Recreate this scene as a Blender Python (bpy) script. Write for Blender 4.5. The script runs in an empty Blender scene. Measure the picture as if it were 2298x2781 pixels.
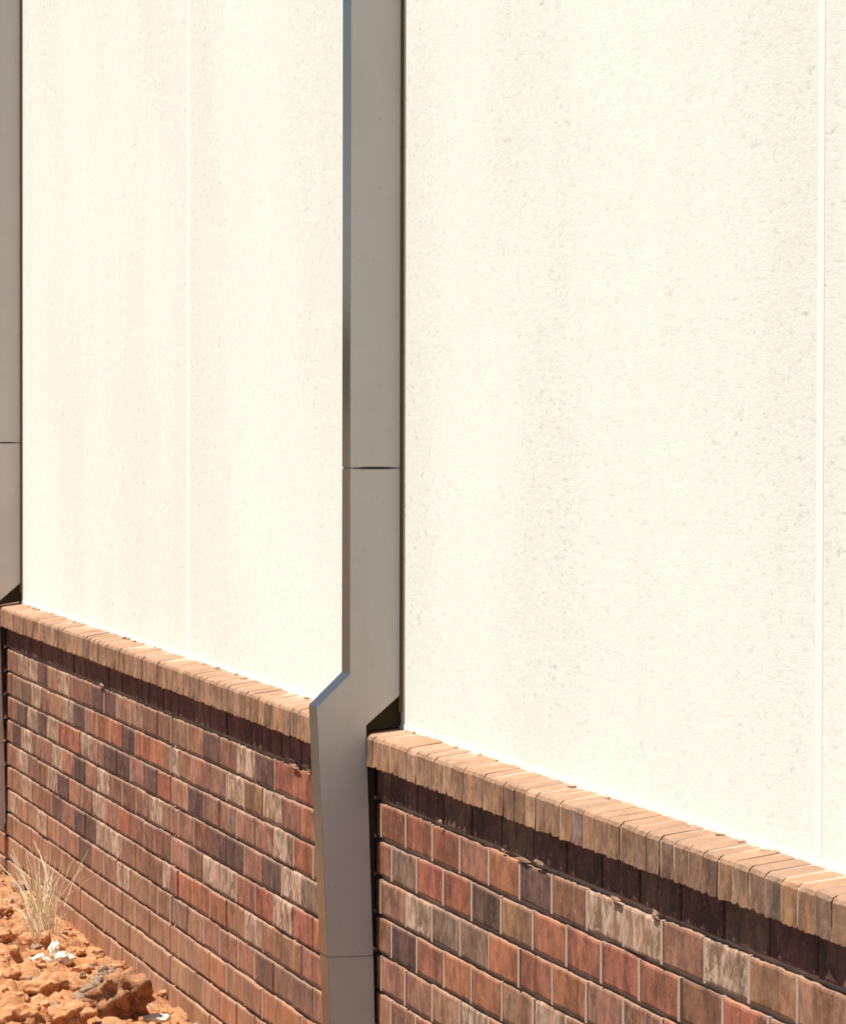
import bpy, bmesh, math, random
import numpy as np
from mathutils import Vector, Matrix, noise

random.seed(7)
RNG = np.random.default_rng(7)
SC = bpy.context.scene
COL = SC.collection

# ---------------------------------------------------------------- camera
F, CX, CY = 11270.0, 1149.0, 1390.5          # focal length and centre in photograph pixels
PHI = math.atan(2750.0 / F)                  # angle between the view and the wall's run
PITCH = math.atan((1390.5 - 1098.0) / F)
ROLL = math.radians(0.12)
CAMZ = 1.70
cam_d = bpy.data.cameras.new('camera')
cam = bpy.data.objects.new('camera', cam_d); COL.objects.link(cam)
fwd = Vector((-math.cos(PHI) * math.cos(PITCH), math.sin(PHI) * math.cos(PITCH), -math.sin(PITCH)))
right = fwd.cross(Vector((0, 0, 1))).normalized()
up = right.cross(fwd).normalized()
R0 = Matrix((right, up, -fwd)).transposed().to_4x4()
cam.matrix_world = Matrix.Translation((0, 0, CAMZ)) @ R0 @ Matrix.Rotation(ROLL, 4, 'Z')
cam_d.sensor_fit = 'HORIZONTAL'; cam_d.sensor_width = 36.0
cam_d.lens = 36.0 * F / 2298.0
cam_d.clip_start = 0.1; cam_d.clip_end = 6000
SC.camera = cam
SC.render.resolution_x, SC.render.resolution_y = 846, 1024

# ---------------------------------------------------------------- sky, sun, exposure
SUN_EL, SUN_AZ = math.radians(69.2), math.radians(189)      # azimuth from +Y towards +X
w = bpy.data.worlds.new('World'); SC.world = w; w.use_nodes = True
nt = w.node_tree; nt.nodes.clear()
sky = nt.nodes.new('ShaderNodeTexSky'); sky.sky_type = 'NISHITA'; sky.sun_disc = False
sky.sun_elevation = SUN_EL; sky.sun_rotation = SUN_AZ
sky.air_density = 1.0; sky.dust_density = 0.1; sky.ozone_density = 1.5
bg = nt.nodes.new('ShaderNodeBackground'); bg.inputs['Strength'].default_value = 0.055
wo = nt.nodes.new('ShaderNodeOutputWorld')
nt.links.new(sky.outputs[0], bg.inputs[0]); nt.links.new(bg.outputs[0], wo.inputs[0])
sd = bpy.data.lights.new('sun', 'SUN'); sd.energy = 4.6; sd.angle = math.radians(0.5); sd.color = (1.0, 0.965, 0.875)
sun = bpy.data.objects.new('sun', sd); COL.objects.link(sun)
sdir = Vector((math.cos(SUN_EL) * math.sin(SUN_AZ), math.cos(SUN_EL) * math.cos(SUN_AZ), math.sin(SUN_EL)))
sun.rotation_euler = (-sdir).to_track_quat('-Z', 'Y').to_euler()
sun.location = sdir * 30
SC.view_settings.view_transform = 'Standard'; SC.view_settings.look = 'None'
SC.view_settings.gamma = 1.0; SC.view_settings.use_curve_mapping = False
SC.view_settings.exposure = 0.795
SC.cycles.filter_width = 1.9
SC.render.film_transparent = False

# ---------------------------------------------------------------- helpers
XV = -1601.0
Y_B, Y_S, Y_P = 2.118, 2.093, 2.175           # brick face, sill front, plaster face (distance in front of the camera's path)

def x_on(px, y):
    """X of the point of the vertical plane Y=y that shows at photograph column px"""
    Z = F * y / (math.cos(PHI) * (px - XV))
    return -(Z - y * math.sin(PHI)) / math.cos(PHI)

def project(p):
    v = Vector(p) - Vector((0, 0, CAMZ))
    Z = v.dot(fwd)
    return CX + F * v.dot(right) / Z, CY - F * v.dot(up) / Z, Z

def ground_at(px, py, z=0.0):
    """point of the level z seen at a photograph pixel"""
    ray = fwd + right * ((px - CX) / F) - up * ((py - CY) / F)
    t = (z - CAMZ) / ray.z
    return Vector((0, 0, CAMZ)) + ray * t

def link(name, me, mat=None, parent=None):
    o = bpy.data.objects.new(name, me); COL.objects.link(o)
    if mat is not None:
        for m in (mat if isinstance(mat, (list, tuple)) else [mat]): me.materials.append(m)
    if parent: o.parent = parent
    return o

def bm_obj(name, bm, mat=None, parent=None, smooth=False):
    me = bpy.data.meshes.new(name); bm.normal_update(); bm.to_mesh(me); bm.free()
    if smooth:
        for p in me.polygons: p.use_smooth = True
    return link(name, me, mat, parent)

def thing(o, label, cat, group=None):
    o['label'] = label; o['category'] = cat
    if group: o['group'] = group
    return o

def empty(name, loc=(0, 0, 0)):
    o = bpy.data.objects.new(name, None); COL.objects.link(o); o.location = loc; o.empty_display_size = .1
    return o

def add_box(bm, x0, x1, y0, y1, z0, z1):
    vs = [bm.verts.new((x, y, z)) for x in (x0, x1) for y in (y0, y1) for z in (z0, z1)]
    for f in ((0, 1, 3, 2), (4, 6, 7, 5), (0, 4, 5, 1), (2, 3, 7, 6), (0, 2, 6, 4), (1, 5, 7, 3)):
        bm.faces.new([vs[i] for i in f])
    return vs

class NT:
    """small node-tree writer"""
    def __init__(self, name):
        self.m = bpy.data.materials.new(name); self.m.use_nodes = True
        self.t = self.m.node_tree; self.t.nodes.clear()
        self.out = self.n('ShaderNodeOutputMaterial'); self.b = self.n('ShaderNodeBsdfPrincipled')
        self.l(self.b.outputs[0], self.out.inputs[0])
    def n(self, t, **k):
        nd = self.t.nodes.new(t)
        for a, v in k.items(): setattr(nd, a, v)
        return nd
    def l(self, a, b): self.t.links.new(a, b)
    def noise(self, vec, scale, detail=4, rough=.55, dist=0.0):
        nd = self.n('ShaderNodeTexNoise'); nd.inputs['Scale'].default_value = scale
        nd.inputs['Detail'].default_value = detail; nd.inputs['Roughness'].default_value = rough
        nd.inputs['Distortion'].default_value = dist
        if vec is not None: self.l(vec, nd.inputs['Vector'])
        return nd.outputs['Fac']
    def scale(self, vec, s):
        nd = self.n('ShaderNodeVectorMath', operation='MULTIPLY'); self.l(vec, nd.inputs[0]); nd.inputs[1].default_value = s
        return nd.outputs[0]
    def ramp(self, fac, a, b, ca=0.0, cb=1.0):
        nd = self.n('ShaderNodeMapRange'); self.l(fac, nd.inputs['Value'])
        nd.inputs['From Min'].default_value = a; nd.inputs['From Max'].default_value = b
        nd.inputs['To Min'].default_value = ca; nd.inputs['To Max'].default_value = cb
        nd.interpolation_type = 'SMOOTHSTEP'
        return nd.outputs[0]
    def math(self, op, a, b):
        nd = self.n('ShaderNodeMath', operation=op)
        for i, v in enumerate((a, b)):
            if isinstance(v, (int, float)): nd.inputs[i].default_value = v
            else: self.l(v, nd.inputs[i])
        return nd.outputs[0]
    def mix(self, fac, a, b, blend='MIX'):
        nd = self.n('ShaderNodeMix', data_type='RGBA', blend_type=blend)
        for i, v in ((0, fac), (6, a), (7, b)):
            if isinstance(v, (int, float)): nd.inputs[i].default_value = v
            elif isinstance(v, tuple): nd.inputs[i].default_value = (*v, 1.0) if len(v) == 3 else v
            else: self.l(v, nd.inputs[i])
        return nd.outputs[2]
    def bump(self, h, strength, dist):
        nd = self.n('ShaderNodeBump'); nd.inputs['Strength'].default_value = strength; nd.inputs['Distance'].default_value = dist
        self.l(h, nd.inputs['Height']); self.l(nd.outputs[0], self.b.inputs['Normal'])
    def pos(self): return self.n('ShaderNodeNewGeometry').outputs['Position']
    def color(self, c):
        if isinstance(c, tuple): self.b.inputs['Base Color'].default_value = (*c, 1.0)
        else: self.l(c, self.b.inputs['Base Color'])
    def rough(self, r, spec=.3):
        self.b.inputs['Roughness'].default_value = r; self.b.inputs['Specular IOR Level'].default_value = spec

# ---------------------------------------------------------------- materials
def brick_material(name, per_object):
    k = NT(name); P = k.pos()
    at = k.n('ShaderNodeAttribute', attribute_type='OBJECT' if per_object else 'GEOMETRY', attribute_name='tint')
    ac = k.n('ShaderNodeAttribute', attribute_type='OBJECT' if per_object else 'GEOMETRY', attribute_name='wash')
    drag = k.noise(k.scale(P, (30, 30, 15)), 1.0, 6, .7)                 # vertical drag marks of the wire-cut face
    blot = k.noise(P, 26, 4, .6)
    fine = k.noise(P, 420, 3, .7)
    c = k.mix(1.0, at.outputs['Color'], k.n('ShaderNodeCombineColor').outputs[0], 'MULTIPLY')
    v = k.math('MULTIPLY', k.ramp(drag, .3, .72, .80, 1.16), k.ramp(blot, .32, .68, .78, 1.18))
    v = k.math('MULTIPLY', v, k.ramp(k.noise(k.scale(P, (13, 13, 7)), 1.0, 3, .55), .36, .60, .66, 1.06))
    v = k.math('MULTIPLY', v, k.ramp(fine, .3, .7, .72, 1.2))
    hs = k.n('ShaderNodeHueSaturation'); k.l(at.outputs['Color'], hs.inputs['Color']); k.l(v, hs.inputs['Value'])
    st = k.noise(k.scale(P, (21, 21, 13)), 1.0, 6, .72, 1.2)
    wash = k.math('MULTIPLY', k.ramp(st, .42, .64), ac.outputs['Fac'])
    dust = k.math('MULTIPLY', k.ramp(k.noise(P, 90, 3, .6), .56, .72), .22)
    pit = k.math('MULTIPLY', k.ramp(k.noise(P, 150, 4, .7), .60, .68), .55)
    hs2 = k.n('ShaderNodeHueSaturation'); k.l(hs.outputs[0], hs2.inputs['Color']); hs2.inputs['Value'].default_value = .45
    c = k.mix(pit, hs.outputs[0], hs2.outputs[0])
    c = k.mix(wash, c, (.54, .375, .28))
    c = k.mix(dust, c, (.50, .36, .26))
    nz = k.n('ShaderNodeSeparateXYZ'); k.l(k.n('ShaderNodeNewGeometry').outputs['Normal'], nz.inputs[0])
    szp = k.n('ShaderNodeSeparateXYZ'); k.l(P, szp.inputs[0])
    bounce = k.math('ADD', szp.outputs['Z'], k.math('MULTIPLY', k.noise(P, 7, 5, .65), .45))
    c = k.mix(k.ramp(bounce, .66, .20, 0, .40), c, (.46, .235, .115))                              # soil's orange bounce light painted on the lowest courses
    c = k.mix(k.math('MULTIPLY', k.ramp(nz.outputs['Z'], .15, .6), .50), c, (.42, .255, .165))   # sunlit upper arrises, painted in as a paler tone
    k.color(c); k.rough(.9, .15)
    k.bump(k.math('ADD', drag, k.math('MULTIPLY', fine, .7)), .4, .0012)
    return k.m

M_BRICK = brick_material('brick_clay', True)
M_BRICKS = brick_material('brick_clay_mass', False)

k = NT('mortar'); P = k.pos()
c = k.mix(k.noise(P, 60, 4, .6), (.38, .255, .18), (.50, .355, .265))
k.color(c); k.rough(.95, .1); k.bump(k.noise(P, 300, 3, .7), .8, .002); M_MORTAR = k.m

k = NT('smeared_mortar'); k.color(k.mix(k.noise(k.pos(), 70, 4), (.24, .135, .09), (.36, .235, .165))); k.rough(.95, .1); M_SMEAR = k.m
k = NT('cream_render'); P = k.pos()
big = k.noise(k.scale(P, (1.1, 1.1, .5)), 1.0, 4, .6)
pit = k.noise(k.scale(P, (30, 30, 95)), 1.0, 5, .7, .7)
fine = k.noise(P, 260, 4, .7)
patch = k.ramp(big, .35, .7)
c = k.mix(patch, (.842, .826, .755), (.785, .762, .690))
strk = k.noise(k.scale(P, (3.2, 3.2, .35)), 1.0, 3, .55)
c = k.mix(k.math('MULTIPLY', k.ramp(strk, .5, .75), .10), c, (.73, .715, .65))
spk = k.math('MULTIPLY', k.ramp(pit, .545, .72), k.ramp(big, .36, .6, .20, .85))
c = k.mix(k.math('MULTIPLY', k.ramp(k.noise(k.scale(P, (26, 26, 60)), 1.0, 4, .7), .42, .66), .30), c, (.69, .665, .60))   # sand grain of the render
c = k.mix(spk, c, (.54, .51, .45))
k.color(c); k.rough(.92, .12)
k.bump(k.math('ADD', fine, k.math('MULTIPLY', pit, -.8)), .30, .0024); M_RENDER = k.m

k = NT('joint_sealant'); P = k.pos()
k.color(k.mix(k.noise(P, 40), (.86, .835, .765), (.89, .87, .81))); k.rough(.6, .3); M_BEAD = k.m
k = NT('faded_sealant'); P = k.pos()
k.color(k.mix(k.noise(k.scale(P, (20, 20, 3)), 1.0, 5), (.83, .815, .745), (.850, .835, .768))); k.rough(.9, .12); k.bump(k.noise(P, 200, 3), .3, .002); M_BEAD_FAINT = k.m

k = NT('beige_paint'); P = k.pos()
cl = k.noise(P, 14, 4, .6)
c = k.mix(cl, (.51, .483, .45), (.565, .535, .497))
c = k.mix(k.math('MULTIPLY', k.ramp(k.noise(k.scale(P, (9, 9, 2.2)), 1.0, 4, .6), .45, .75), .35), c, (.43, .395, .35))
c = k.mix(k.math('MULTIPLY', k.ramp(k.noise(P, 130, 2, .6), .66, .76), .4), c, (.22, .18, .13))
k.color(c); k.rough(.55, .35); k.bump(k.noise(P, 350, 2), .06, .001); M_PAINT = k.m

k = NT('bronze_sheet'); P = k.pos()
c = k.mix(k.noise(k.scale(P, (20, 20, 3)), 1.0, 4), (.030, .028, .028), (.045, .038, .032))
k.color(c); k.rough(.14, .285); k.b.inputs['Specular Tint'].default_value = (.76, .86, 1.0, 1.0)
M_BRONZE = k.m

k = NT('dark_gap'); k.color((.035, .026, .012)); k.rough(.8, .2); M_DARK = k.m  # near-black for the seam core and the pieces that stand for shade
k = NT('olive_gap'); k.color(k.mix(k.noise(k.pos(), 30, 3), (.13, .09, .03), (.20, .14, .05))); k.rough(.8, .2); M_OLIVE = k.m  # olive of the added strip behind the upper pipe

k = NT('red_soil'); P = k.pos()
n1, n2, n3 = k.noise(P, 9, 5, .6), k.noise(P, 55, 5, .65), k.noise(P, 330, 3, .7)
c = k.mix(k.ramp(n1, .35, .65), (.43, .17, .072), (.55, .27, .128))
c = k.mix(k.ramp(n2, .45, .7), c, (.64, .37, .21))
c = k.mix(k.math('MULTIPLY', k.ramp(n3, .55, .75), .5), c, (.27, .11, .045))
sep = k.n('ShaderNodeSeparateXYZ'); k.l(P, sep.inputs[0])
c = k.mix(k.math('MULTIPLY', k.ramp(k.math('ADD', sep.outputs['X'], n1), -8.2, -9.4), k.ramp(k.math('ADD', sep.outputs['Y'], k.math('MULTIPLY', n1, .8)), .9, 1.7)), k.mix(k.ramp(k.noise(P, .7, 4), .4, .6), (.21, .15, .10), (.26, .19, .125)), c)
k.color(c); k.rough(.97, .05); k.bump(k.math('ADD', n2, k.math('MULTIPLY', n3, .4)), .9, .012); M_SOIL = k.m

def clod_mat(name, a, b):
    k = NT(name); P = k.pos()
    n2, n3 = k.noise(P, 45, 5, .65), k.noise(P, 260, 3, .7)
    c = k.mix(k.ramp(n2, .35, .68), a, b)
    c = k.mix(k.math('MULTIPLY', k.ramp(n3, .52, .75), .4), c, tuple(v * .55 for v in a))
    k.color(c); k.rough(.97, .05); k.bump(k.math('ADD', n2, k.math('MULTIPLY', n3, .4)), .8, .008)
    return k.m
M_ORANGE = clod_mat('orange_clod', (.45, .18, .078), (.62, .34, .18))
M_BROWN = clod_mat('brown_clod', (.27, .125, .066), (.46, .24, .125))
M_GREY = clod_mat('grey_clod', (.26, .175, .12), (.36, .26, .18))
M_WHITE = clod_mat('pale_stone', (.80, .72, .56), (.90, .84, .70))

k = NT('dry_grass'); P = k.pos()
k.color(k.mix(k.noise(P, 30), (.72, .58, .36), (.88, .77, .55))); k.rough(.8, .2); M_GRASS = k.m

# ---------------------------------------------------------------- the ground
COURSE = .086
Z1 = .802                                   # top of the first sunlit course below the sill
def fbm(x, y, s, o=4):
    return noise.fractal(Vector((x * s, y * s, 3.1)), .6, 2.0, o)

def ground_height():
    x0, x1, y0, y1, d = -16.2, -9.8, 1.10, 2.14, .011
    nx, ny = int((x1 - x0) / d) + 1, int((y1 - y0) / d) + 1
    xs, ys = np.linspace(x0, x1, nx), np.linspace(y0, y1, ny)
    H = np.zeros((nx, ny))
    gx, gy = np.meshgrid(xs, ys, indexing='ij')
    for i in range(nx):
        for j in range(ny):
            H[i, j] = .022 * fbm(xs[i], ys[j], 5, 4) + .011 * fbm(xs[i] + 9, ys[j], 22, 3)
    lumps = np.zeros_like(H)
    for _ in range(1500):                   # clods half sunk in the soil
        cx, cy = RNG.uniform(x0, x1), RNG.uniform(y0, y1)
        r = RNG.choice([.018, .028, .042, .065], p=[.4, .33, .2, .07]) * RNG.uniform(.8, 1.25)
        a = RNG.uniform(0, np.pi); e = RNG.uniform(.6, 1.0)
        dx, dy = gx - cx, gy - cy
        u, v = dx * np.cos(a) + dy * np.sin(a), (-dx * np.sin(a) + dy * np.cos(a)) / e
        q = np.clip(1 - (u * u + v * v) / (r * r), 0, None) ** .42
        lumps = np.maximum(lumps, q * r * RNG.uniform(.55, 1.0))
    H += lumps
    wall = np.clip((Y_B - gy) / .30, 0, 1)
    H = H * (.28 + .72 * wall ** .8) - .035
    edge = np.minimum.reduce([np.clip((gx - x0) / .3, 0, 1), np.clip((x1 - gx) / .3, 0, 1), np.clip((gy - y0) / .25, 0, 1)])
    H = H * edge - .03 * (1 - edge)
    return xs, ys, H

gxs, gys, GH = ground_height()
def gz(x, y):
    i = int(np.clip((x - gxs[0]) / (gxs[1] - gxs[0]), 0, len(gxs) - 1)); j = int(np.clip((y - gys[0]) / (gys[1] - gys[0]), 0, len(gys) - 1))
    return float(GH[i, j])

def make_ground():
    nx, ny = len(gxs), len(gys)
    V = [(gxs[i], gys[j], GH[i, j]) for i in range(nx) for j in range(ny)]
    Fc = [(i * ny + j, (i + 1) * ny + j, (i + 1) * ny + j + 1, i * ny + j + 1) for i in range(nx - 1) for j in range(ny - 1)]
    b = len(V); x0, x1, y0, y1 = gxs[0], gxs[-1], gys[0], gys[-1]; zz = -.03
    S = 2500
    ring = [(-S, -S, zz), (S, -S, zz), (S, S, zz), (-S, S, zz), (x0, y0, zz), (x1, y0, zz), (x1, y1, zz), (x0, y1, zz)]
    V += ring
    Fc += [(b, b + 1, b + 5, b + 4), (b + 1, b + 2, b + 6, b + 5), (b + 2, b + 3, b + 7, b + 6), (b + 3, b, b + 4, b + 7)]
    me = bpy.data.meshes.new('ground'); me.from_pydata(V, [], Fc); me.update()
    o = link('ground', me, M_SOIL); o['kind'] = 'structure'
    for p in me.polygons[:-4]: p.use_smooth = True
make_ground()

def make_unseen_hills():                            # unseen scrub-covered rise, added for the pipe's glossy edge to reflect
    V, Fc, n = [], [], 180
    for i in range(n):
        a = 2 * math.pi * i / n; d = Vector((math.cos(a), math.sin(a), 0))
        h = 22 + 7 * noise.fractal(Vector((d.x * 3, d.y * 3, .7)), .7, 2.0, 5)
        for rad, z in ((620, -.5), (720, h * .55), (830, h), (1000, h * .8), (1250, -.5)):
            V.append((d.x * rad, d.y * rad, z + (2.5 * noise.noise(d * 40 + Vector((0, 0, rad))) if z > 0 else 0)))
    for i in range(n):
        for j in range(4):
            a, b = i * 5 + j, ((i + 1) % n) * 5 + j
            Fc.append((a, b, b + 1, a + 1))
    me = bpy.data.meshes.new('unseen_hills'); me.from_pydata(V, [], Fc); me.update()
    k = NT('scrub'); k.color(k.mix(k.noise(k.pos(), .06, 5), (.05, .048, .022), (.11, .085, .045))); k.rough(.95, .05)
    o = link('unseen_hills', me, k.m); o['kind'] = 'structure'
make_unseen_hills()

# ---------------------------------------------------------------- the building: render, sill, brick plinth
X_FAR, X_NEAR = -19.0, 1.5
X_PIPE = x_on(1086, Y_P - .008)             # camera-side face of the centre downpipe
X_PIPE_FAR = x_on(54, Y_P - .008)
X_CTRL = x_on(463, Y_B)

building = thing(empty('building', (0, Y_P, 0)), 'cream rendered building wall above a brick plinth with a sloping brick sill', 'building')
def child(o, parent):
    o.parent = parent; o.matrix_parent_inverse = Matrix.Translation(-Vector((0, Y_P, 0))) if parent is building else Matrix()
    return o
SILL_Z, SILL_BOT, SILL_TOPF, SILL_MID = .967, .885, .957, .92

bm = bmesh.new(); add_box(bm, X_FAR, X_NEAR, Y_P, Y_P + 6.0, SILL_Z - .02, 3.9)
rw = child(bm_obj('rendered_wall', bm, M_RENDER), building)
for px, wd, jm in ((2228, .0165, M_BEAD), (512, .030, M_BEAD_FAINT)):
    xj = x_on(px, Y_P); bm = bmesh.new(); add_box(bm, xj - wd, xj + wd, Y_P - .0012, Y_P + .01, SILL_Z - .002, 3.898)
    if jm is M_BEAD: bmesh.ops.bevel(bm, geom=bm.edges[:], offset=.0005, segments=1, affect='EDGES')
    else: bmesh.ops.translate(bm, verts=bm.verts, vec=(0, .0009, 0))
    bm_obj('joint_bead', bm, jm, rw)
bm = bmesh.new(); add_box(bm, X_FAR + .01, X_NEAR - .01, Y_P - .0018, Y_P + .01, SILL_Z - .004, SILL_Z + .010)  # added pale strip that makes the bright line along the wall's foot
bm_obj('base_bright_line', bm, M_BEAD, rw)

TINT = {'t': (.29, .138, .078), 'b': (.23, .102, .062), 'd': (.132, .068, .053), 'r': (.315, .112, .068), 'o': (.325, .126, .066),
        'p': (.275, .115, .074), 'c': (.265, .150, .092), 'g': (.185, .100, .067), 'k': (.125, .058, .047), 'n': (.155, .082, .060)}  # k, n: darkened tints that deepen the shade under the sill
def tint(code):
    c = np.array(TINT[code]) * RNG.uniform(.90, 1.10)
    return tuple(float(v) for v in np.clip(c * (1 + RNG.normal(0, .025, 3)), .02, .8))

# a brick's shape: worn arrises, six variants shared by all bricks
BL, BH, BD = .2290, .0780, .060
def brick_variant(i, L=BL, H=BH, D=BD):
    bm = bmesh.new(); add_box(bm, -L / 2, L / 2, 0, D, -H / 2, H / 2)
    ed = [e for e in bm.edges if abs(e.verts[0].co.x - e.verts[1].co.x) > .1 and e.verts[0].co.y < .001]
    bmesh.ops.subdivide_edges(bm, edges=ed, cuts=4)
    rr = random.Random(i)
    for v in bm.verts:
        if v.co.y < .001:
            v.co += Vector((rr.uniform(-1, 1) * .0012, rr.uniform(-.4, 1) * .0014, rr.uniform(-1, 1) * .0013))
    fe = [e for e in bm.edges if e.verts[0].co.y < .004 and e.verts[1].co.y < .004 and len(e.link_faces) == 2 and e.calc_face_angle(0) > .6]
    bmesh.ops.bevel(bm, geom=fe, offset=.0058, segments=2, profile=.6, affect='EDGES')
    bmesh.ops.triangulate(bm, faces=[f for f in bm.faces if len(f.verts) > 4])
    me = bpy.data.meshes.new('brick'); bm.normal_update(); bm.to_mesh(me); bm.free()
    return me
BV = [brick_variant(i) for i in range(6)]

LEN = .2402
XA, XB = x_on(1249.6, Y_B), x_on(1205.5, Y_B)      # a perpend of the odd and of the even courses
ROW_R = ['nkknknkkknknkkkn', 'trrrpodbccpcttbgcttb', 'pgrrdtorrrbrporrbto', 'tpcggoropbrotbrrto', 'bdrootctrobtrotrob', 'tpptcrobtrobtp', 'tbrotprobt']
ROW_M = ['', 'ttdbcdrr', 'ctpbctcb', 'tdbbpbco', 'pbbddpdc', 'pbccprcr', 'poootcttp'[:8], 'gtbpbdgd', 'pbpobbo', 'tbtotbpo']
ROW_L = ['', 'pccdtcpbddttb', 'ggcbtcdpoodoo', 'bdcdcrrcbddpdr', 'dcbbcpdtcbbbct', 'pcbbcdtbcprpbb', 'tcbbdbddccbbb', 'cttctppdbbctb', 'tbctppdbbptbp', 'tbttpbtpbtbtb']
ALL = 'tbdpcbgotbpr'
bricks = []                                  # (course, X centre, Y, Z centre, length factor, code)
for c in range(0, 11):
    zc = Z1 + (.5 - c) * COURSE + COURSE * .0 - BH / 2 + BH / 2 - COURSE + (COURSE - BH) / 2 + BH / 2 - COURSE * .5 + COURSE * .5
    zc = Z1 - (c - 1) * COURSE - BH / 2      # course 0 is the shaded one under the sill
    x_ref = XA if c % 2 else XB
    n0 = int((X_FAR - x_ref) / LEN) + 1; n1 = int((X_NEAR - x_ref) / LEN) - 1
    for n in range(n0, n1):
        a, b = x_ref + n * LEN, x_ref + (n + 1) * LEN
        if a < X_CTRL < b:                   # cut at the control joint
            segs = [(a, X_CTRL - .006), (X_CTRL + .006, b)]
        else: segs = [(a, b)]
        for a2, b2 in segs:
            L = b2 - a2 - (LEN - BL)
            if L < .03: continue
            bricks.append([c, (a2 + b2) / 2, zc, L / BL])
for c in range(0, 11):
    row = sorted([b for b in bricks if b[0] == c], key=lambda b: b[1])
    r = [b for b in row if b[1] > X_PIPE - .14]; m = [b for b in row if X_CTRL < b[1] <= X_PIPE - .14]; l = [b for b in row if X_PIPE_FAR + .02 < b[1] < X_CTRL]
    for part, codes in ((r, ROW_R), (m, ROW_M), (l, ROW_L)):
        s = codes[c] if c < len(codes) else ''
        if codes is ROW_M and part and s: part = part[:len(s)]
        for i, b in enumerate(part):
            if i < len(s): b.append(s[i])
for b in bricks:
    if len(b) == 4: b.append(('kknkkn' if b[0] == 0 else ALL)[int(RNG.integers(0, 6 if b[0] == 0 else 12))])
    if b[0] >= 8 and b[4] in 'cd': b[4] = 'tpo'[int(RNG.integers(0, 3))]

def wash(code): return float(RNG.uniform(.75, 1.0)) if code == 'c' else float(RNG.uniform(0, .30)) if code in 'tgbp' else 0.0

plinth_bm = bmesh.new()
REC = .012                                   # the bed joints are raked back
zb = Z1 - 10 * COURSE - .2
add_box(plinth_bm, X_FAR, X_CTRL - .005, Y_B + REC, Y_P + .3, zb, SILL_BOT + .003)
add_box(plinth_bm, X_CTRL + .005, X_NEAR, Y_B + REC, Y_P + .3, zb, SILL_BOT + .003)
def perp(bm, x, zc, wd=LEN - BL):            # mortar of an upright joint, nearly flush
    a = wd / 2 + .0015; y = Y_B + (RNG.uniform(-.0010, .0020) if x > X_PIPE else RNG.uniform(.0005, .0065))
    h0, h1 = zc - BH / 2 + RNG.uniform(-.002, .002), zc + BH / 2 - RNG.uniform(0, .002)
    add_box(bm, x - a, x + a, y, Y_B + REC + .002, h0, h1)
for c, x, zc, s, code in bricks:
    if c: perp(plinth_bm, x + BL * s / 2 + (LEN - BL) / 2, zc)
plinth = child(bm_obj('brick_plinth', plinth_bm, M_MORTAR), building)
plinth_inv = Matrix.Identity(4)

scored = []
for i, (c, x, zc, s, code) in enumerate(bricks):
    u, v, Z = project((x, Y_B, zc))
    hl = BL * s / 2 * F / Z * math.sin(PHI); hh = BH / 2 * F / Z
    vis = -hl < u < 2298 + hl and v - hh < 2781 + 8 and v + hh > 0 and Z > 0 and u > 0 and zc > -.03
    if 845 < u - hl and u + hl < 1005 : vis = False
    scored.append((-(hl * hh) if vis else 1.0, i))
scored.sort()
single = set(i for a, i in scored[:300] if a < 0)
mass_v, mass_f, mass_t, mass_w = [], [], [], []
for i, (c, x, zc, s, code) in enumerate(bricks):
    me = BV[int(RNG.integers(0, 6))]
    y = Y_B + RNG.normal(0, .0011); flip = 1 if RNG.random() < .5 else -1
    M = Matrix.Translation((x, y, zc + RNG.normal(0, .0006))) @ Matrix.Rotation(RNG.normal(0, .004), 4, 'Y') @ Matrix.Rotation(RNG.normal(0, .004), 4, 'X') @ Matrix.Diagonal((s, 1, RNG.uniform(.962, 1.0), 1))
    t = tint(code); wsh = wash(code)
    if i in single:
        o = bpy.data.objects.new('brick', me); COL.objects.link(o)
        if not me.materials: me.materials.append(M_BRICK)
        o.parent = plinth; o.matrix_basis = M
        o['tint'] = t; o['wash'] = wsh
    else:
        b0 = len(mass_v)
        mass_v += [tuple(M @ v.co) for v in me.vertices]
        for p in me.polygons:
            mass_f.append(tuple(b0 + q for q in p.vertices))
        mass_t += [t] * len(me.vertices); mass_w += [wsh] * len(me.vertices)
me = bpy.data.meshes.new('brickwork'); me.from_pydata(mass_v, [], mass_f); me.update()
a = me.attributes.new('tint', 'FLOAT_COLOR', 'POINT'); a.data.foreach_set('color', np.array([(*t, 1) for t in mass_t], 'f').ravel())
a = me.attributes.new('wash', 'FLOAT', 'POINT'); a.data.foreach_set('value', np.array(mass_w, 'f'))
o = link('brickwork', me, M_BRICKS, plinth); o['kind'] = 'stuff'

# mortar squeezed out under the shaded course, and drips
def lump(bm, p, r, seed, sub=2, amp=.35, freq=1.6):
    """an irregular lump: an icosphere pushed by noise; r is a radius per axis"""
    res = bmesh.ops.create_icosphere(bm, subdivisions=sub, radius=1.0)
    off = Vector((seed * 3.7, seed * 1.3, seed * 7.1))
    for v in res['verts']:
        d = v.co.normalized()
        n = noise.fractal(d * freq + off, .8, 2.1, 3)
        q = d * (1 + amp * n)
        v.co = Vector((q.x * r[0], q.y * r[1], q.z * r[2])) + Vector(p)
    return res['verts']
bm = bmesh.new()
xs = X_FAR + 1.5; i = 0
while xs < -5.5:
    wd = float(RNG.uniform(.008, .05)); i += 1
    lump(bm, (xs, Y_B - RNG.uniform(0.000, .006), Z1 + RNG.uniform(.004, .014)), (wd, RNG.uniform(.002, .004), RNG.uniform(.003, .008)), i, 2, 1.0, 3.4)
    xs += wd * 2 + float(RNG.exponential(1.6))
sq = bm_obj('mortar_lumps', bm, M_SMEAR, plinth); sq['kind'] = 'stuff'

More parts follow.
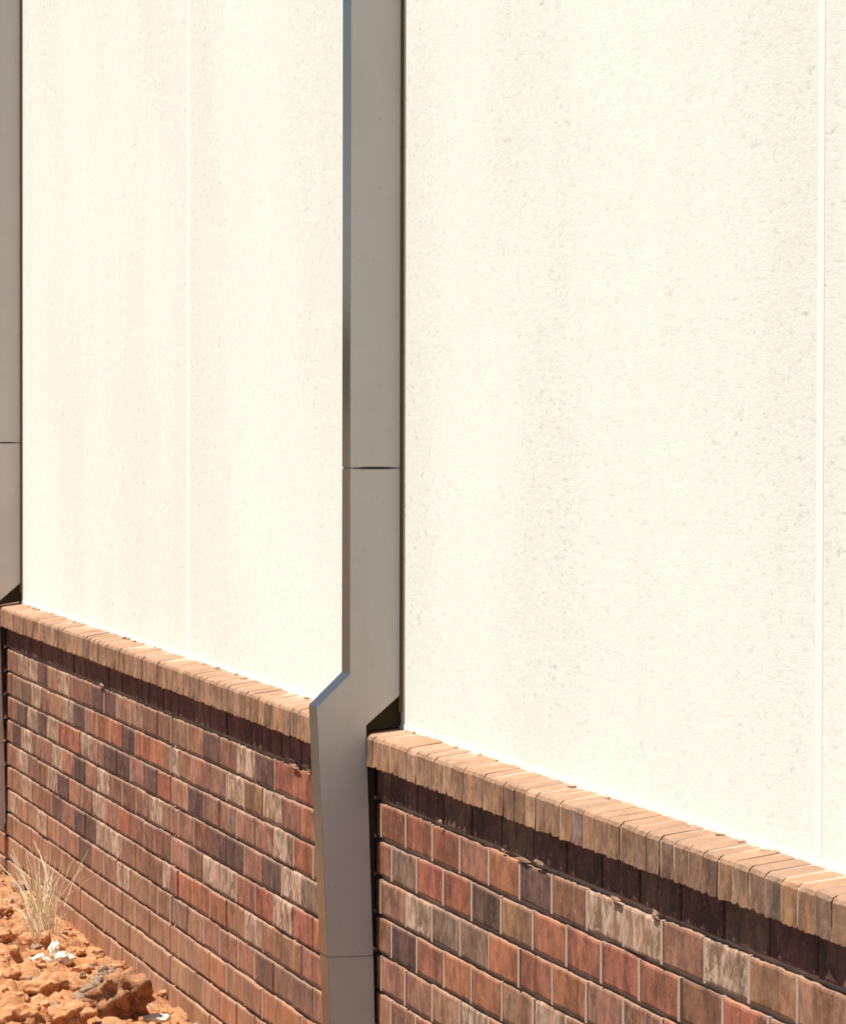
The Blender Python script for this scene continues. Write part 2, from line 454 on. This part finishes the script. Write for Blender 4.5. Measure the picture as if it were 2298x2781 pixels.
# the sloping sill of bricks on edge
SP = .0815
def sill_variant(i):
    rr = random.Random(100 + i)
    wdt = .0755; y_front, y_back = 0.0, Y_P - Y_S + .03
    zt_f, zb_f = SILL_TOPF, SILL_BOT
    slope = (SILL_Z - SILL_TOPF) / (Y_P - Y_S)
    prof = [(y_back, zb_f), (.0, zb_f), (0.0, zb_f + .03), (0.0, zt_f - .011), (.0032, zt_f - .0040), (.010, zt_f), (y_back, zt_f + slope * y_back)]
    bm = bmesh.new(); rings = []
    nseg = 5
    for sgi in range(nseg + 1):
        x = (sgi / nseg - .5) * wdt
        e = .0016 if sgi in (0, nseg) else 0.0
        ring = []
        for j, (y, z) in enumerate(prof):
            jj = 0.0 if j in (0, 6) else 1.0
            ring.append(bm.verts.new((x + (rr.uniform(-.001, .001)), y + e * (1 if j in (2, 3, 4, 1) else 0) + jj * rr.uniform(-.0005, .0003) + (rr.uniform(-.0035, .0008) if j == 1 else 0),
                                      z - SILL_MID - (e * .8 if j >= 4 else 0) + jj * rr.uniform(-.0007, .0007) + (abs(rr.gauss(0, .0022)) if j == 1 else 0))))
        rings.append(ring)
    n = len(prof)
    for a, b in zip(rings, rings[1:]):
        for j in range(n): bm.faces.new((a[j], a[(j + 1) % n], b[(j + 1) % n], b[j]))
    bm.faces.new(rings[0][::-1]); bm.faces.new(rings[-1])
    bmesh.ops.recalc_face_normals(bm, faces=bm.faces)
    me = bpy.data.meshes.new('sill_brick'); bm.to_mesh(me); bm.free(); me.materials.append(M_BRICK)
    return me
SV = [sill_variant(i) for i in range(8)]
bm = bmesh.new()
slope = (SILL_Z - SILL_TOPF) / (Y_P - Y_S)
def sill_bed(x0, x1):                        # mortar core, a little inside the bricks
    prof = [(Y_P + .03, SILL_BOT + .003), (Y_S + .0016, SILL_BOT + .003), (Y_S + .0016, SILL_TOPF - .011), (Y_S + .0112, SILL_TOPF - .0012), (Y_P + .03, SILL_Z - .0004 + .03 * slope)]
    r = [[bm.verts.new((x, y, z)) for y, z in prof] for x in (x0, x1)]
    for j in range(5): bm.faces.new((r[0][j], r[0][(j + 1) % 5], r[1][(j + 1) % 5], r[1][j]))
    bm.faces.new(r[0][::-1]); bm.faces.new(r[1])
sill_bed(X_FAR, X_NEAR)
bmesh.ops.recalc_face_normals(bm, faces=bm.faces)
sill = child(bm_obj('brick_sill', bm, M_MORTAR), building)
STINT = [(.335, .178, .100), (.31, .162, .092), (.28, .148, .085), (.26, .138, .082), (.325, .165, .088), (.30, .162, .095), (.335, .185, .108)]
STINT_NEAR = [(.25, .138, .078), (.21, .116, .074), (.185, .108, .076), (.30, .15, .074), (.24, .134, .08), (.215, .115, .072)]
x = X_FAR + .05; i = 0
while x < X_NEAR:
    u, v, Z = project((x, Y_S, SILL_BOT + .04))
    near = RNG.random() < np.clip((u - 1200) / 700, 0.1, .85)
    T = STINT_NEAR if near else STINT
    t = np.array(T[int(RNG.integers(0, len(T)))]) * RNG.uniform(.92, 1.08)
    o = bpy.data.objects.new('sill_brick', SV[int(RNG.integers(0, 8))]); COL.objects.link(o); o.parent = sill
    o.location = (x, Y_S + RNG.uniform(-.0022, .0004), SILL_MID + RNG.normal(0.0003, .0006))
    o.rotation_euler = (RNG.normal(0, .008), RNG.normal(0, .012), RNG.normal(0, .006))
    o['tint'] = tuple(float(q) for q in t); o['wash'] = float(RNG.uniform(0, .22))
    x += SP * RNG.uniform(.975, 1.025)
    if not (-16.6 < x < -5.6): x += 0
bm = bmesh.new()                            # mortar smears on the sill's back edge
xs = -16.0; i = 500
while xs < -5.8:
    i += 1; wd = float(RNG.uniform(.008, .028))
    lump(bm, (xs, Y_P - RNG.uniform(.0, .010), SILL_Z + RNG.uniform(-.003, .002)), (wd, RNG.uniform(.004, .012), RNG.uniform(.002, .005)), i, 1, .4)
    xs += wd * 2 + float(RNG.exponential(.14))
sm = bm_obj('mortar_smears', bm, M_MORTAR, sill, True); sm['kind'] = 'stuff'

# ---------------------------------------------------------------- downpipes
PW = .082
def prism(name, prof, x0, x1, parent, top_curve=0.0, inset=0.0):
    """a rectangular pipe piece: side outline (outward, z) run along X; side sheets are painted, edges bronze"""
    bm = bmesh.new()
    r = [[bm.verts.new((x, -o_, z)) for o_, z in prof] for x in (x0, x1)]
    n = len(prof)
    for j in range(n): bm.faces.new((r[0][j], r[0][(j + 1) % n], r[1][(j + 1) % n], r[1][j]))
    bm.faces.new(r[0][::-1]); bm.faces.new(r[1])
    bmesh.ops.recalc_face_normals(bm, faces=bm.faces)
    bmesh.ops.bevel(bm, geom=[e for e in bm.edges if e.calc_face_angle(0) > .3], offset=.0014, segments=2, affect='EDGES')
    bm.normal_update()
    for f in bm.faces: f.material_index = 0 if abs(f.normal.x) > .72 else 1
    return bm_obj(name, bm, [M_PAINT, M_BRONZE], parent)

def make_pipe(x_face):
    root = empty('downpipe', (x_face, Y_P, 0))
    a, b = -PW, 0.0
    ZS = 1.556
    # upper length, with a slightly bowed lower edge where it meets the next length
    up_ = [(.008, 3.72), (.008, ZS + .0006)]
    for t_ in (.25, .4, .5, .6, .75): up_.append((.008 + .1155 * t_, ZS + .0008 + .0024 * (1 - (2 * t_ - 1) ** 2)))
    up_ += [(.1235, ZS + .0006), (.1235, 3.72)]
    prism('upper_length', up_, a, b, root)
    mid = [(.008, ZS - .0006), (.008, 1.042), (.085, .976), (.0676, .455), (.1734, .455), (.200, 1.0185), (.1235, 1.0925), (.1235, ZS - .0006)]
    t2 = [(.008 + .1155 * q, ZS - .0008 - .0014 * (1 - (2 * q - 1) ** 2)) for q in (.75, .6, .5, .4, .25)]
    prism('swan_neck', mid + t2, a, b, root)
    low = [(.0672, .4545), (.0600, .165), (.105, .098), (.162, .170), (.1734, .4545)]
    prism('shoe', low, a, b - .0003, root)
    bm = bmesh.new(); add_box(bm, a + .004, b - .004, -.1205, -.011, ZS - .05, ZS + .05)
    bm_obj('inner_sleeve', bm, M_DARK, root)
    bm = bmesh.new(); add_box(bm, a + .004, b - .0015, -.0078, .001, 1.005, 3.7)  # added strip making the dark line between pipe and render
    bm_obj('added_gap_strip', bm, M_OLIVE, root)
    wedge = [(.0015, .974), (.0835, .961), (.0835, .975), (.0075, 1.0405), (.0015, 1.0405)]  # added dark wedge standing for the shade under the bend
    bm = bmesh.new(); r = [[bm.verts.new((x, -o_, z)) for o_, z in wedge] for x in (a + .006, b - .016)]
    for j in range(5): bm.faces.new((r[0][j], r[0][(j + 1) % 5], r[1][(j + 1) % 5], r[1][j]))
    bm.faces.new(r[0][::-1]); bm.faces.new(r[1]); bmesh.ops.recalc_face_normals(bm, faces=bm.faces)
    bm_obj('shade_wedge', bm, M_DARK, root)
    gap_prof = [(.0655, .880), (.0655, .50), (.0685, .50), (.0800, .880)]  # added dark strip standing for the shade in the gap behind the pipe
    bm = bmesh.new(); r = [[bm.verts.new((x, -o_, z)) for o_, z in gap_prof] for x in (a + .004, b - .0015)]
    for j in range(4): bm.faces.new((r[0][j], r[0][(j + 1) % 4], r[1][(j + 1) % 4], r[1][j]))
    bm.faces.new(r[0][::-1]); bm.faces.new(r[1]); bmesh.ops.recalc_face_normals(bm, faces=bm.faces)
    bm_obj('added_gap_strip', bm, M_DARK, root)
    return root
pipe = thing(make_pipe(X_PIPE), 'beige rectangular downpipe in the middle, stepping out over the brick sill', 'downpipe', 'downpipes on the rendered wall')
p2 = pipe.copy(); COL.objects.link(p2); p2.location.x = X_PIPE_FAR
for ch in pipe.children:
    cc = ch.copy(); COL.objects.link(cc); cc.parent = p2
p2['label'] = 'far beige downpipe ending just above the soil beside the dry grass'

# ---------------------------------------------------------------- clods, stones, grass
def clod(px, py, wpx, hpx, mat, label, name='soil_clod', cat='clod', seed=1, dy=.0, sink=.25, group='loose clods and stones at the foot of the wall', sub=4, amp=.55, freq=1.9, depth=.8):
    p = ground_at(px, py + hpx / 2, -.005)
    Z = (p - Vector((0, 0, CAMZ))).dot(fwd); m = Z / F
    rx = wpx * m / 2; rz = hpx * m / 2 * 1.25
    bm = bmesh.new(); lump(bm, (0, 0, rz * (1 - sink)), (rx * depth, rx, rz), seed, sub, amp, freq)
    o = bm_obj(name, bm, mat, None, True)
    o.location = (p.x, min(p.y, Y_B - rx * .6), min(gz(p.x, p.y), .02) - .004)
    thing(o, label, cat, group)
    return o
clod(335, 2712, 150, 105, M_BROWN, 'large broken brown clod near the wall with deep shade on its right side', seed=3, amp=.6, freq=1.9)
clod(283, 2668, 95, 60, M_GREY, 'grey brown clod just above the large broken brown one', seed=5, sink=-.05)
clod(228, 2690, 85, 62, M_GREY, 'rounded grey clod left of the large broken brown one', seed=8, amp=.3)
clod(300, 2625, 70, 38, M_GREY, 'low grey brown clod against the wall above the other grey ones', seed=61, sink=-.1)
clod(262, 2728, 70, 46, M_BROWN, 'small brown clod touching the left side of the large broken one', seed=67, sink=-.1)
clod(92, 2527, 78, 40, M_ORANGE, 'smooth orange clod at the foot of the tall dry grass', seed=11, amp=.25)
clod(132, 2665, 125, 62, M_ORANGE, 'broad pale orange clod below the white stones', seed=13)
clod(28, 2628, 90, 44, M_ORANGE, 'flat orange clod at the left edge, level with the white stones', seed=17)
clod(60, 2740, 130, 70, M_ORANGE, 'big orange clod in the bottom left corner', seed=19)
clod(196, 2752, 120, 52, M_ORANGE, 'orange clod at the lower edge below the rounded grey clod', seed=23)
clod(14, 2478, 46, 30, M_ORANGE, 'small orange clod at the left edge under the far downpipe', seed=29)
clod(12, 2560, 60, 34, M_ORANGE, 'orange clod at the left edge next to the smooth one', seed=31)
clod(418, 2778, 95, 34, M_ORANGE, 'orange clod under the white slab', seed=37)
clod(112, 2578, 58, 32, M_WHITE, 'white stone left of its pair under the dry grass', 'stone', 'stone', seed=41, amp=.35)
clod(178, 2583, 52, 30, M_WHITE, 'white stone right of its pair under the dry grass', 'stone', 'stone', seed=43, amp=.35)
clod(152, 2562, 30, 50, M_WHITE, 'upright white stone between two flatter ones in the dry grass', 'stone', 'stone', seed=45, amp=.3)
clod(424, 2755, 86, 20, M_WHITE, 'thin white slab lying against the wall at the lower edge', 'stone', 'stone', seed=47, amp=.22, sink=-.9)
clod(3, 2748, 26, 26, M_WHITE, 'white stone cut by the left edge of the photo near its bottom', 'stone', 'stone', seed=53, amp=.3)
clod(92, 2619, 20, 16, M_WHITE, 'tiny white stone on the pale orange clod', 'stone', 'stone', seed=57, sub=3, sink=-.4)
clod(206, 2611, 22, 15, M_WHITE, 'tiny white stone right below the white stones', 'stone', 'stone', seed=59, sub=3)

bm = bmesh.new()
for i in range(900):
    x_ = float(RNG.uniform(-15.8, -10.4)); y_ = float(RNG.uniform(1.3, Y_B - .01))
    r = float(np.clip(RNG.lognormal(-4.6, .5), .004, .032))
    lump(bm, (x_, y_, gz(x_, y_) + r * .35), (r * RNG.uniform(.8, 1.3), r * RNG.uniform(.8, 1.3), r * RNG.uniform(.6, 1)), i + .5, 2, .5)
me = bpy.data.meshes.new('soil_rubble'); bm.to_mesh(me); bm.free()
me.materials.append(M_ORANGE); me.materials.append(M_GREY); me.materials.append(M_WHITE)
mi = np.repeat(RNG.choice([0, 1, 2], size=900, p=[.80, .17, .03]), 80 * 4)[:len(me.polygons)] if len(me.polygons) == 900 * 320 else np.repeat(RNG.choice([0, 1, 2], size=900, p=[.80, .17, .03]), len(me.polygons) // 900)
me.polygons.foreach_set('material_index', mi.astype('i'))
o = link('soil_rubble', me); o['kind'] = 'stuff'; o['label'] = 'loose red soil crumbs at the foot of the wall'

def tuft(px, py, n, hmin, hmax, spread, label, lean=(0, 0), wd=.0035, dry=M_GRASS, kinked=.4):
    p = ground_at(px, py, -.01); p.y = min(p.y, Y_B - .02)
    bm = bmesh.new(); rr = random.Random(int(px))
    for i in range(n):
        b0 = Vector((rr.gauss(0, spread), rr.gauss(0, spread * .35), -.02)); b0.y = min(b0.y, Y_B - .012 - p.y)
        h = rr.uniform(hmin, hmax) if rr.random() < .55 else rr.uniform(hmin * .3, hmin * 1.1)
        d = Vector((rr.gauss(lean[0], .16), rr.gauss(lean[1], .16), 1.0)); bend = Vector((rr.gauss(0, .22), rr.gauss(-.05, .16), -.05)) * (2.2 if rr.random() < kinked else .6)
        ws = wd * rr.uniform(.6, 1.3); side = Vector((-.25, 1, 0)) if rr.random() < .6 else Vector((1, .3, 0)); side = side.normalized() * ws / 2
        pr = None
        for s_ in range(6):
            t_ = s_ / 5; q = b0 + d * (h * t_) + bend * (h * t_ * t_)
            q.y = min(q.y, Y_B - .004 - p.y)
            k_ = 1 - .8 * t_
            cur = [bm.verts.new(q - side * k_), bm.verts.new(q + side * k_ + Vector((0, 0, .0005)))]
            if pr: bm.faces.new((pr[0], pr[1], cur[1], cur[0]))
            pr = cur
    o = bm_obj('grass_tuft', bm, dry); o.location = (p.x, p.y, gz(p.x, p.y) + .01)
    sol = o.modifiers.new('thickness', 'SOLIDIFY'); sol.thickness = .0009
    return thing(o, label, 'grass tuft', 'dry grass tufts against the brick plinth')
tuft(116, 2545, 210, .09, .32, .060, 'tall pale dry grass tuft under the far downpipe', wd=.0052)
tuft(282, 2640, 16, .05, .13, .05, 'sparse bent grass tuft behind the grey brown clod', lean=(.2, -.1))
tuft(352, 2640, 7, .04, .10, .04, 'few short straws against the wall right of the grey brown clod', lean=(.3, .1))
tuft(432, 2725, 14, .06, .13, .03, 'thin leaning straws against the wall above the white slab', lean=(-.1, -.2), wd=.003)
tuft(20, 2450, 26, .03, .09, .06, 'short dry grass at the foot of the far downpipe')
